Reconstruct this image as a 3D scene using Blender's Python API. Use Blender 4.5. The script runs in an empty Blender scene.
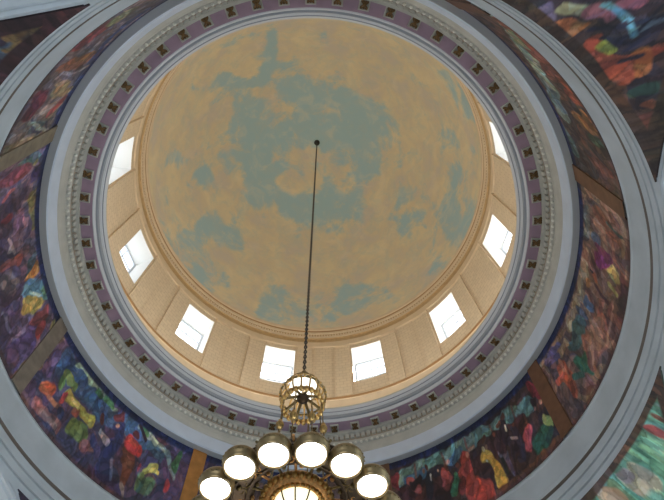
import bpy, math, random
import numpy as np
from mathutils import Vector, Matrix
random.seed(7)
PI = math.pi
SC = bpy.context.scene
COL = SC.collection
S = 25.0                 # metres per survey unit
Z0 = 1.6                 # eye height
def H(h): return Z0 + h * S
def Rr(r): return r * S

# ------------------------------------------------------------------ materials
def srgb(c):
    if isinstance(c, str): c = [int(c[i:i+2], 16) / 255 for i in (0, 2, 4)]
    return tuple((x / 12.92 if x <= .04045 else ((x + .055) / 1.055) ** 2.4) for x in c)
def mat(name, col, rough=.6, metal=0, noise=0, nscale=3.0, bump=0, bscale=40, emit=None, estr=0):
    m = bpy.data.materials.new(name); m.use_nodes = True
    nt = m.node_tree; b = nt.nodes['Principled BSDF']
    col = tuple(col) + (1,)
    b.inputs['Base Color'].default_value = col
    b.inputs['Roughness'].default_value = rough; b.inputs['Metallic'].default_value = metal
    if noise:
        tc = nt.nodes.new('ShaderNodeTexCoord'); n = nt.nodes.new('ShaderNodeTexNoise')
        n.inputs['Scale'].default_value = nscale; n.inputs['Detail'].default_value = 5
        nt.links.new(tc.outputs['Object'], n.inputs['Vector'])
        mr = nt.nodes.new('ShaderNodeMapRange'); mr.inputs[1].default_value = .3; mr.inputs[2].default_value = .7
        mr.inputs[3].default_value = 1 - noise; mr.inputs[4].default_value = 1 + noise * .4
        nt.links.new(n.outputs['Fac'], mr.inputs[0])
        v = nt.nodes.new('ShaderNodeVectorMath'); v.operation = 'SCALE'
        v.inputs[0].default_value = col[:3]; nt.links.new(mr.outputs[0], v.inputs['Scale'])
        nt.links.new(v.outputs[0], b.inputs['Base Color'])
    if bump:
        tc = nt.nodes.new('ShaderNodeTexCoord'); n = nt.nodes.new('ShaderNodeTexNoise')
        n.inputs['Scale'].default_value = bscale
        nt.links.new(tc.outputs['Object'], n.inputs['Vector'])
        bp = nt.nodes.new('ShaderNodeBump'); bp.inputs['Strength'].default_value = bump; bp.inputs['Distance'].default_value = .02
        nt.links.new(n.outputs['Fac'], bp.inputs['Height']); nt.links.new(bp.outputs[0], b.inputs['Normal'])
    if emit is not None:
        b.inputs['Emission Color'].default_value = tuple(emit) + (1,); b.inputs['Emission Strength'].default_value = estr
    return m

def block_mat(name, col, joint):
    m = mat(name, col, .75)
    nt = m.node_tree; b = nt.nodes['Principled BSDF']
    uv = nt.nodes.new('ShaderNodeUVMap'); uv.uv_map = 'UVMap'
    br = nt.nodes.new('ShaderNodeTexBrick')
    br.inputs['Scale'].default_value = 1; br.inputs['Mortar Size'].default_value = .018
    br.inputs['Brick Width'].default_value = .42; br.inputs['Row Height'].default_value = .3
    br.inputs['Color1'].default_value = tuple(col) + (1,)
    br.inputs['Color2'].default_value = tuple(c * .93 for c in col) + (1,)
    br.inputs['Mortar'].default_value = tuple(joint) + (1,)
    br.inputs['Mortar Smooth'].default_value = .4
    nt.links.new(uv.outputs[0], br.inputs['Vector']); nt.links.new(br.outputs['Color'], b.inputs['Base Color'])
    return m

def paint_mat(name):
    m = bpy.data.materials.new(name); m.use_nodes = True
    nt = m.node_tree; b = nt.nodes['Principled BSDF']; b.inputs['Roughness'].default_value = .7
    at = nt.nodes.new('ShaderNodeAttribute'); at.attribute_name = 'paint'
    tc = nt.nodes.new('ShaderNodeTexCoord')
    n = nt.nodes.new('ShaderNodeTexNoise'); n.inputs['Scale'].default_value = 2.2; n.inputs['Detail'].default_value = 6; n.inputs['Distortion'].default_value = .8
    nt.links.new(tc.outputs['Object'], n.inputs['Vector'])
    mr = nt.nodes.new('ShaderNodeMapRange'); mr.inputs[1].default_value = .3; mr.inputs[2].default_value = .7
    mr.inputs[3].default_value = .7; mr.inputs[4].default_value = 1.3
    nt.links.new(n.outputs['Fac'], mr.inputs[0])
    v = nt.nodes.new('ShaderNodeVectorMath'); v.operation = 'SCALE'
    nt.links.new(at.outputs['Color'], v.inputs[0]); nt.links.new(mr.outputs[0], v.inputs['Scale'])
    # a little pigment variation
    n2 = nt.nodes.new('ShaderNodeTexNoise'); n2.inputs['Scale'].default_value = 1.1; n2.inputs['Detail'].default_value = 4
    nt.links.new(tc.outputs['Object'], n2.inputs['Vector'])
    mx = nt.nodes.new('ShaderNodeMix'); mx.data_type = 'RGBA'; mx.blend_type = 'OVERLAY'; mx.inputs[0].default_value = .15
    nt.links.new(v.outputs[0], mx.inputs[6]); nt.links.new(n2.outputs['Color'], mx.inputs[7])
    nt.links.new(mx.outputs[2], b.inputs['Base Color'])
    return m

M = {}
M['stone'] = mat('cornice_stone', (.50, .50, .46), .7, noise=.12, nscale=1.5)
M['fascia'] = mat('pale_blue_fascia', (.60, .68, .80), .6, noise=.08, nscale=1.2)
M['soffit_grey'] = mat('grey_soffit', (.46, .48, .50), .7)
M['purple'] = mat('mauve_soffit', (.36, .25, .33), .75, noise=.12, nscale=2)
M['scroll'] = mat('gilded_bronze_scroll', (.19, .11, .045), .45, .5, noise=.4, nscale=9)
M['rail'] = mat('blue_grey_moulding', (.60, .63, .68), .6)
M['ring'] = mat('ring_stone', (.46, .51, .55), .65, noise=.15, nscale=.8)
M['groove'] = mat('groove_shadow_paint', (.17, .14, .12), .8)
M['drum'] = block_mat('acoustic_block_cream', (.76, .62, .44), (.60, .47, .32))
M['cream'] = mat('cream_plaster', (.74, .59, .41), .7, noise=.08, nscale=2)
M['rail_dark'] = mat('slate_moulding', (.30, .33, .38), .6)
M['gap_shade'] = mat('umber_gap_shade', (.33, .28, .22), .7)  # umber tone that paints shade into the gaps between the dentils
M['egg'] = mat('egg_plaster', (.74, .74, .68), .5)
M['ochre'] = mat('ochre_moulding', (.40, .22, .09), .6)
M['gold'] = mat('gilt_cornice', (.52, .34, .16), .5, noise=.15, nscale=5)
M['white'] = mat('white_reveal', (.86, .86, .84), .6)
M['wood'] = mat('grey_white_sash', (.62, .66, .72), .5)
M['arch'] = mat('arch_stone', (.45, .50, .55), .6, noise=.12, nscale=.7)
M['pier'] = mat('pier_stone', (.45, .44, .41), .6, noise=.12, nscale=.5)
M['floor'] = mat('marble_floor', (.42, .40, .36), .3, noise=.2, nscale=.6)
M['brass'] = mat('aged_brass', (.30, .22, .10), .35, .85, noise=.4, nscale=12, bump=.4)
M['goldleaf'] = mat('bright_gilt', (.72, .45, .16), .28, .9, noise=.4, nscale=14, bump=.5)
M['copper'] = mat('copper_gilt', (.80, .42, .16), .3, .85, noise=.4, nscale=14, bump=.6)
M['bronze'] = mat('dark_bronze', (.11, .075, .05), .4, .7, noise=.3, nscale=10)
M['iron'] = mat('dark_chain_iron', (.07, .06, .05), .5, .6)
M['housing'] = mat('olive_brass_housing', (.36, .26, .13), .33, .8, noise=.25, nscale=8)
M['lens'] = mat('lit_white_glass', (.9, .9, .88), .3, emit=(1, .98, .94), estr=6)
M['bowl'] = mat('lit_cream_glass', (.9, .87, .7), .3, emit=(1, .90, .60), estr=1.5)
M['glow'] = mat('crown_glow_glass', (.9, .87, .75), .3, emit=(1, .93, .78), estr=1.5)  # emission stands in for light coming through the crown openings
M['paint'] = paint_mat('mural_paint')
def glass_mat():
    m = bpy.data.materials.new('window_glass'); m.use_nodes = True; nt = m.node_tree; nt.nodes.clear()
    o = nt.nodes.new('ShaderNodeOutputMaterial'); t = nt.nodes.new('ShaderNodeBsdfTransparent'); g = nt.nodes.new('ShaderNodeBsdfGlossy')
    g.inputs['Roughness'].default_value = .05; mx = nt.nodes.new('ShaderNodeMixShader'); mx.inputs[0].default_value = .08
    nt.links.new(t.outputs[0], mx.inputs[1]); nt.links.new(g.outputs[0], mx.inputs[2]); nt.links.new(mx.outputs[0], o.inputs[0])
    return m
M['glass'] = glass_mat()
def dome_mat():
    m = bpy.data.materials.new('painted_sky_dome'); m.use_nodes = True
    nt = m.node_tree; b = nt.nodes['Principled BSDF']; b.inputs['Roughness'].default_value = .85
    at = nt.nodes.new('ShaderNodeAttribute'); at.attribute_name = 'sky'
    tc = nt.nodes.new('ShaderNodeTexCoord')
    def noise(sc, det, dist=0, rough=.55):
        n = nt.nodes.new('ShaderNodeTexNoise'); n.inputs['Scale'].default_value = sc; n.inputs['Detail'].default_value = det
        n.inputs['Distortion'].default_value = dist; n.inputs['Roughness'].default_value = rough
        nt.links.new(tc.outputs['Object'], n.inputs['Vector']); return n
    def math_(op, a, b_):
        k = nt.nodes.new('ShaderNodeMath'); k.operation = op
        for i, x in enumerate((a, b_)):
            if isinstance(x, (int, float)): k.inputs[i].default_value = x
            else: nt.links.new(x, k.inputs[i])
        return k.outputs[0]
    n = noise(.36, 10, .3, .66)
    f = math_('ADD', math_('MULTIPLY', math_('SUBTRACT', n.outputs['Fac'], .5), 5.4), math_('MULTIPLY', at.outputs['Fac'], 1.0))
    mr = nt.nodes.new('ShaderNodeMapRange'); mr.interpolation_type = 'SMOOTHSTEP'
    mr.inputs[1].default_value = -.22; mr.inputs[2].default_value = .62
    nt.links.new(f, mr.inputs[0])
    n2 = noise(.45, 6, .3)
    cr = nt.nodes.new('ShaderNodeValToRGB'); e = cr.color_ramp.elements
    e[0].position = .35; e[0].color = (.66, .58, .48, 1); e[1].position = .6; e[1].color = (.78, .66, .44, 1)
    x = e.new(.47); x.color = (.72, .61, .43, 1)
    nt.links.new(n2.outputs['Fac'], cr.inputs[0])
    mx = nt.nodes.new('ShaderNodeMix'); mx.data_type = 'RGBA'
    nt.links.new(mr.outputs[0], mx.inputs[0]); nt.links.new(cr.outputs[0], mx.inputs[6]); mx.inputs[7].default_value = (.40, .56, .60, 1)
    # thin grey-blue haze and pale cloud tops drifting over the cream
    n3 = noise(.9, 10, .5, .7); mh = nt.nodes.new('ShaderNodeMapRange'); mh.interpolation_type = 'SMOOTHSTEP'
    mh.inputs[1].default_value = .44; mh.inputs[2].default_value = .64; mh.inputs[4].default_value = .38
    nt.links.new(n3.outputs['Fac'], mh.inputs[0])
    m2 = nt.nodes.new('ShaderNodeMix'); m2.data_type = 'RGBA'; nt.links.new(mh.outputs[0], m2.inputs[0])
    nt.links.new(mx.outputs[2], m2.inputs[6]); m2.inputs[7].default_value = (.50, .56, .52, 1)
    n4 = noise(.7, 9, .8, .65); ml = nt.nodes.new('ShaderNodeMapRange'); ml.interpolation_type = 'SMOOTHSTEP'
    ml.inputs[1].default_value = .50; ml.inputs[2].default_value = .66; ml.inputs[4].default_value = .3
    nt.links.new(n4.outputs['Fac'], ml.inputs[0])
    m4 = nt.nodes.new('ShaderNodeMix'); m4.data_type = 'RGBA'; nt.links.new(ml.outputs[0], m4.inputs[0])
    nt.links.new(m2.outputs[2], m4.inputs[6]); m4.inputs[7].default_value = (.86, .74, .54, 1)
    nt.links.new(m4.outputs[2], b.inputs['Base Color'])
    return m
M['dome'] = dome_mat()

# ------------------------------------------------------------------ mesh collectors
class MB:
    def __init__(s): s.v = []; s.f = []; s.m = []; s.uv = []; s.sm = []
    def quadgrid(s, P, mi=0, smooth=True, uv=None, close=False):
        """P: list of rows of points; faces between rows and columns"""
        b = len(s.v); nr = len(P); nc = len(P[0])
        for r in P: s.v.extend([tuple(p) for p in r])
        for i in range(nr - 1):
            for j in range(nc if close else nc - 1):
                k = (j + 1) % nc
                s.f.append((b + i*nc + j, b + i*nc + k, b + (i+1)*nc + k, b + (i+1)*nc + j)); s.m.append(mi); s.sm.append(smooth)
                if uv:
                    u0, u1 = uv[1][j], uv[1][j+1]; w0, w1 = uv[0][i], uv[0][i+1]
                    s.uv.append([(u0, w0), (u1, w0), (u1, w1), (u0, w1)])
                else: s.uv.append(None)
    def face(s, pts, mi=0, smooth=False):
        b = len(s.v); s.v.extend([tuple(p) for p in pts]); s.f.append(tuple(range(b, b + len(pts)))); s.m.append(mi); s.sm.append(smooth); s.uv.append(None)
    def box(s, c, d, rot=None, mi=0, taper=1):
        c = Vector(c); P = []
        for z in (-1, 1):
            t = taper if z > 0 else 1
            for x, y in ((-1, -1), (1, -1), (1, 1), (-1, 1)):
                p = Vector((x*d[0]/2*t, y*d[1]/2*t, z*d[2]/2))
                if rot is not None: p = rot @ p
                P.append(tuple(c + p))
        b = len(s.v); s.v.extend(P)
        for q in ((0, 3, 2, 1), (4, 5, 6, 7), (0, 1, 5, 4), (1, 2, 6, 5), (2, 3, 7, 6), (3, 0, 4, 7)):
            s.f.append(tuple(b + i for i in q)); s.m.append(mi); s.sm.append(False); s.uv.append(None)
    def lathe(s, prof, n=240, mi=0, mats=None, c=(0, 0, 0), uv=False, sharp=True, a0=0, a1=360):
        full = abs(a1 - a0 - 360) < 1e-6
        A = [math.radians(a0 + (a1 - a0) * j / n) for j in range(n if full else n + 1)]
        def row(r, z): return [(c[0] + r*math.cos(a), c[1] + r*math.sin(a), c[2] + z) for a in A]
        if sharp:
            for i in range(len(prof) - 1):
                (r0, z0), (r1, z1) = prof[i], prof[i+1]
                s.quadgrid([row(r0, z0), row(r1, z1)], mats[i] if mats else mi, True, None, full)
        else:
            s.quadgrid([row(r, z) for r, z in prof], mi, True, None, full)
    def tube(s, pts, r, n=8, mi=0, caps=True, closed=False):
        pts = [Vector(p) for p in pts]; N = len(pts); rows = []
        up = None
        for i, p in enumerate(pts):
            if closed: t = pts[(i+1) % N] - pts[i-1]
            else: t = pts[min(i+1, N-1)] - pts[max(i-1, 0)]
            t.normalize()
            if up is None: up = Vector((0, 0, 1)) if abs(t.z) < .9 else Vector((1, 0, 0))
            a = t.cross(up); a.normalize(); b = a.cross(t); up = b
            rr = r[i] if isinstance(r, (list, tuple)) else r
            rows.append([tuple(p + a*rr*math.cos(k*2*PI/n) + b*rr*math.sin(k*2*PI/n)) for k in range(n)])
        if closed: rows.append(rows[0])
        s.quadgrid(rows, mi, True, None, True)
        if caps and not closed:
            s.face(rows[0][::-1], mi); s.face(rows[-1], mi)
    def ball(s, c, r, n=8, m=6, mi=0, sq=(1, 1, 1)):
        rows = []
        for i in range(m + 1):
            th = PI * i / m
            rows.append([(c[0] + r*sq[0]*math.sin(th)*math.cos(2*PI*j/n), c[1] + r*sq[1]*math.sin(th)*math.sin(2*PI*j/n), c[2] + r*sq[2]*math.cos(th)) for j in range(n)])
        s.quadgrid(rows, mi, True, None, True)
    def cbox(s, r0, r1, a0, a1, z0, z1, n=3, mi=0, uv=True):
        """curved block between radii, azimuths (deg) and heights"""
        A = [math.radians(a0 + (a1-a0)*j/n) for j in range(n+1)]
        P = lambda r, z: [(r*math.cos(a), r*math.sin(a), z) for a in A]
        U = [a*r0 for a in A] if uv else None
        s.quadgrid([P(r0, z0), P(r0, z1)], mi, True, ([z0, z1], U) if uv else None)
        s.quadgrid([P(r1, z0), P(r0, z0)], mi, True); s.quadgrid([P(r0, z1), P(r1, z1)], mi, True); s.quadgrid([P(r1, z1), P(r1, z0)], mi, True)
        for a in (A[0], A[-1]):
            s.face([(r*math.cos(a), r*math.sin(a), z) for r, z in ((r0, z0), (r1, z0), (r1, z1), (r0, z1))], mi)
    def build(s, name, mats, parent=None, loc=(0, 0, 0), **props):
        me = bpy.data.meshes.new(name)
        V = s.v
        if loc != (0, 0, 0): V = [(x - loc[0], y - loc[1], z - loc[2]) for x, y, z in s.v]
        me.from_pydata(V, [], s.f)
        if not isinstance(mats, (list, tuple)): mats = [mats]
        for m in mats: me.materials.append(m)
        me.polygons.foreach_set('material_index', s.m); me.polygons.foreach_set('use_smooth', s.sm)
        if any(u is not None for u in s.uv):
            ul = me.uv_layers.new(name='UVMap'); d = []
            for u, f in zip(s.uv, s.f):
                for q in (u or [(0, 0)] * len(f)): d.extend(q)
            ul.data.foreach_set('uv', d)
        me.update()
        o = bpy.data.objects.new(name, me); COL.objects.link(o); o.location = loc
        if parent is not None:
            o.parent = parent
            if parent.location.length > 0 and not props.get('local'): pass
        for k, v in props.items(): o[k] = v
        return o
def fixn(o):
    import bmesh
    bm = bmesh.new(); bm.from_mesh(o.data); bmesh.ops.remove_doubles(bm, verts=bm.verts, dist=1e-4); bmesh.ops.recalc_face_normals(bm, faces=bm.faces); bm.to_mesh(o.data); bm.free()
def empty(name, loc, **props):
    o = bpy.data.objects.new(name, None); COL.objects.link(o); o.location = loc; o.empty_display_size = .3
    for k, v in props.items(): o[k] = v
    return o

# ------------------------------------------------------------------ painter
def parse(t):
    out = []
    for q in t.split(';'):
        w = q.split(','); n = list(map(float, w[2:])); p = list(zip(n[::2], n[1::2]))
        for k in range(1, len(p)):
            if w[0][0] != '-' and not w[0][0].isspace() and len(w[0]) == 6:
                while p[k][0] - p[k-1][0] > 180: p[k] = (p[k][0] - 360, p[k][1])
                while p[k][0] - p[k-1][0] < -180: p[k] = (p[k][0] + 360, p[k][1])
        out.append((w[0], float(w[1]), p))
    return out
def segdist(X, Y, pts):
    d = np.full(X.shape, 1e9)
    if len(pts) == 1: pts = pts * 2
    for (x0, y0), (x1, y1) in zip(pts[:-1], pts[1:]):
        dx, dy = x1-x0, y1-y0; L = dx*dx + dy*dy
        t = np.clip(((X-x0)*dx + (Y-y0)*dy) / L, 0, 1) if L > 1e-9 else 0
        d = np.minimum(d, np.hypot(X - x0 - t*dx, Y - y0 - t*dy))
    return d
rng = np.random.RandomState(3)
def vnoise(X, Y, sc, seed):
    r = np.random.RandomState(seed); T = r.rand(257, 257)
    x = X/sc + 1000; y = Y/sc + 1000; xi = np.floor(x).astype(int); yi = np.floor(y).astype(int); fx = x-xi; fy = y-yi
    fx = fx*fx*(3-2*fx); fy = fy*fy*(3-2*fy); g = lambda a, b: T[a % 257, b % 257]
    return (g(xi, yi)*(1-fx) + g(xi+1, yi)*fx)*(1-fy) + (g(xi, yi+1)*(1-fx) + g(xi+1, yi+1)*fx)*fy - .5
def worley(X, Y, cell, seed):
    r = np.random.RandomState(seed); J = r.rand(97, 89, 5)
    xi = np.floor(X/cell).astype(int); yi = np.floor(Y/cell).astype(int)
    d1 = np.full(X.shape, 1e9); d2 = np.full(X.shape, 1e9); v = np.zeros(X.shape + (3,))
    for i in (-1, 0, 1):
        for j in (-1, 0, 1):
            q = J[(xi + i) % 97, (yi + j) % 89]
            d = np.hypot(X/cell - (xi + i + q[..., 0]), Y/cell - (yi + j + q[..., 1]))
            m = d < d1; d2 = np.where(m, d1, np.minimum(d2, d)); v[m] = q[m][:, 2:]; d1 = np.where(m, d, d1)
    return v[..., 0], v[..., 1], v[..., 2], (d2 - d1)*cell
MUR = 1.0
KS = math.radians(1) * 10.9; KT = S * .42
def paint(az, h, strokes, base, extra=None):
    """az in degrees, h in survey units -> linear colours"""
    a = (np.asarray(az) + 180) % 360 - 180
    X = a * KS; Y = np.asarray(h) * KT
    wx = vnoise(X, Y, .55, 1)*.34 + vnoise(X, Y, .2, 2)*.14; wy = vnoise(X, Y, .55, 3)*.24 + vnoise(X, Y, .2, 4)*.1
    Xw = X + wx; Yw = Y + wy
    C = np.zeros(X.shape + (3,))
    pal = [np.array(srgb(b)) for b in base]
    sel = (vnoise(X, Y, .8, 9) + .5) * 1.2 - .1
    idx = np.clip((sel * len(pal)).astype(int), 0, len(pal)-1)
    for i, p in enumerate(pal): C[idx == i] = p
    for c, r, pts in strokes:
        P = [(x * KS, y * KT) for x, y in pts]
        for off in (-360*KS, 0, 360*KS):
            Q = [(x + off, y) for x, y in P]
            if max(x for x, _ in Q) < X.min()-2 or min(x for x, _ in Q) > X.max()+2: continue
            d = segdist(Xw if r > .08 else X + wx*.3, Yw if r > .08 else Y + wy*.3, Q)
            al = np.clip((r - d) / max(.03, r*.25) + .5, 0, 1)[..., None]
            C = C*(1-al) + np.array(srgb(c))*al
    if extra: C = extra(a, np.asarray(h), C)
    g = (C * np.array([.3, .55, .15])).sum(-1, keepdims=True); C = g + (C - g)*.84
    for cell, amt, hue, seed in ((.62, .30, .10, 31), (.26, .42, .16, 41), (.12, .30, .10, 51)):
        v1, v2, v3, dl = worley(Xw + .35*Yw, Yw, cell, seed)
        C = C * (1 + (v1 - .5)*2*amt)[..., None]
        C = C * np.stack([1 + (v2 - .5)*2*hue, 1 + (v3 - .5)*hue, 1 - (v2 - .5)*2*hue], -1)
        if cell > .2: C = C * (1 - .30*np.clip(1 - dl/(.14*cell), 0, 1))[..., None]
    return np.clip(C * MUR, 0, 1)
def setcol(o, C, name='paint'):
    at = o.data.color_attributes.new(name, 'FLOAT_COLOR', 'POINT')
    C = C.reshape(-1, 3); A = np.ones((len(C), 4), dtype=np.float32); A[:, :3] = C
    at.data.foreach_set('color', A.ravel())

# ================================================================== THE SETTING
# floor
mb = MB(); mb.box((0, 0, -.15), (50, 50, .3)); mb.build('floor', M['floor'], kind='structure')

ROT = -10.0
A_ = .4307 * S; ZR = H(.606); ZC = ZR - A_; MM = .4145 * S
RM = math.sqrt(2*A_*A_ - MM*MM)
def rotv(x, y, deg):
    a = math.radians(deg); return (x*math.cos(a) - y*math.sin(a), x*math.sin(a) + y*math.cos(a))
# pendentive surface: grid over azimuth (local 0..90) and height
def pend_grid(off, na=90, nz=70, dr=0.0, corner=0, zmin=None):
    rows = []; AZ = []; HH = []
    ph0 = math.degrees(math.acos(MM / A_)) + .05
    for j in range(na + 1):
        phi = ph0 + (90 - 2*ph0) * j / na; pr = math.radians(phi)
        rmax = MM / max(math.cos(pr), math.sin(pr))
        zl = ZC + math.sqrt(max(2*A_*A_ - rmax*rmax, 0))
        if zmin: zl = max(zl, min(zmin, ZR - .01))
        col = []; ha = []; hh = []
        for i in range(nz + 1):
            t = i / nz; t = t ** .8
            z = zl + (ZR - zl) * t
            r = math.sqrt(2*A_*A_ - (z-ZC)**2) - dr
            a = math.radians(phi + ROT + corner)
            col.append((r*math.cos(a), r*math.sin(a), z)); ha.append(phi + ROT + corner); hh.append((z - Z0)/S)
        rows.append(col); AZ.append(ha); HH.append(hh)
    return rows, np.array(AZ), np.array(HH)
mb = MB()
for c in (0, 90, 180, 270):
    rows, _, _ = pend_grid(0, 40, 30, 0, c); mb.quadgrid(rows, 0)
    # pier below
    x, y = rotv(MM, MM, ROT + c)
    z = ZC + math.sqrt(max(2*A_*A_ - 2*MM*MM, 0))
    for dx, dy in ((8.3, 0), (0, 8.3)):
        x2, y2 = rotv(MM + dx, MM + dy, ROT + c)
        mb.face([(x, y, 0), (x2, y2, 0), (x2, y2, z), (x, y, z)], 1)
mb.build('wall_pendentives', [M['arch'], M['pier']], kind='structure')

# four great arches with archivolt bands, barrel soffits and end walls with tall windows
th0 = math.acos(MM / RM)
for n, (name, c) in enumerate((('right', 0), ('front', 90), ('left', 180), ('back', 270))):
    mb = MB()
    prof = [(0, RM), (0, .4412*S), (.004*S, .4412*S), (.004*S, .4404*S), (0, .4400*S), (.0015*S, .4372*S), (.006*S, .4385*S), (.008*S, .4360*S), (.016*S, .4345*S), (.020*S, .4365*S), (.0205*S, .4330*S), (.029*S, .4323*S), (.030*S, .4300*S), (.030*S + 7.5, .4300*S)]
    NT = 96
    def pt(dx, rho, th):
        y = rho*math.cos(th); z = ZC + rho*math.sin(th)
        xb = MM if abs(y) >= A_ else max(MM, math.sqrt(A_*A_ - y*y))
        z = min(z, ZR - .002*dx)
        p = rotv(xb + dx, y, ROT + c); return (p[0], p[1], z)
    lines = []
    for dx, rho in prof:
        L = []
        t0 = pt(dx, rho, th0); t1 = pt(dx, rho, PI - th0)
        L.append((t0[0], t0[1], 0))
        L += [pt(dx, rho, th0 + (PI - 2*th0)*i/NT) for i in range(NT + 1)]
        L.append((t1[0], t1[1], 0)); lines.append(L)
    for i in range(len(lines) - 1):
        mb.quadgrid([lines[i], lines[i+1]], 0)
    # end wall with a tall arched opening
    outer = lines[-1]; cx_, cy_ = rotv(MM + .030*S + 7.5 + .55, 0, ROT + c)
    inner = []
    for p in outer:
        q = Vector(p); ctr = Vector((cx_, cy_, 7.0)); v = q - ctr
        inner.append((ctr.x + v.x*.62 if 1 else 0, ctr.y + v.y*.62, 3.0 if p[2] == 0 else ctr.z + v.z*.62))
    mb.quadgrid([outer, inner], 1)
    o0, o1, i0, i1 = outer[0], outer[-1], inner[0], inner[-1]
    mb.face([o0, o1, i1, i0], 1)
    mb.build('wall_' + name, [M['arch'], M['pier']], kind='structure')

# ring moulding under the frieze  (trim_1)
P = [(.4480, .6035), (.4312, .6045), (.4306, .6065), (.4296, .6160), (.4340, .6165), (.4340, .6185), (.4288, .6190), (.4296, .6210), (.4290, .6300), (.4335, .6305), (.4335, .6325), (.4284, .6330), (.4290, .6350), (.4282, .6450), (.4330, .6468), (.4330, .6490), (.4280, .6510), (.4276, .6570), (.4292, .6590), (.4290, .6950), (.4278, .6980), (.4295, .7030), (.4460, .7040)]
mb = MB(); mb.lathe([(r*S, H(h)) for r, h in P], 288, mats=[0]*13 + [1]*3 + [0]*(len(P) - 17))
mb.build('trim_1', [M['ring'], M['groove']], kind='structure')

# frieze wall behind the murals
def fr(h): return (.4300 + (h - .703)/.203*.0178)
SB = [-17, 30, 75.3, 121.3, 167.2, 210.5, 256, 300]
mb = MB(); mb.lathe([(fr(.700)*S + .03, H(.700)), (fr(.91)*S + .03, H(.910))], 288)
wf = mb.build('wall_frieze', M['soffit_grey'], kind='structure')
STRIP = {-17: '7a5840', 30: '6f4c36', 75.3: '7a5840', 121.3: 'b07a3c', 167.2: '80766a', 210.5: '857a68', 256: '7a5840', 300: '6a4a3c'}
for a in SB:
    lean = 0
    mb = MB(); hs = np.linspace(.7035, .9045, 9); w = 1.75
    R0 = [[(fr(h)*S - .07) for _ in range(5)] for h in hs]
    g = []
    for h in hs:
        row = []
        for k in range(5):
            aa = math.radians(a - w + 2*w*k/4 + lean*(h - .8)/.1); r = fr(h)*S - .07
            row.append((r*math.cos(aa), r*math.sin(aa), H(h)))
        g.append(row)
    mb.quadgrid(g)
    back = [[tuple(np.array(p) * np.array([1 + .1/(fr(h)*S), 1 + .1/(fr(h)*S), 1])) for p in (row[0], row[-1])] for row, h in zip(g, hs)]
    mb.quadgrid([[b[0] for b in back], [r[0] for r in g]], 0, False); mb.quadgrid([[r[-1] for r in g], [b[1] for b in back]], 0, False)
    mb.build('frieze_strip', mat('painted_strip', srgb(STRIP[a]), .7, noise=.25, nscale=2.5), wf)

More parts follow.
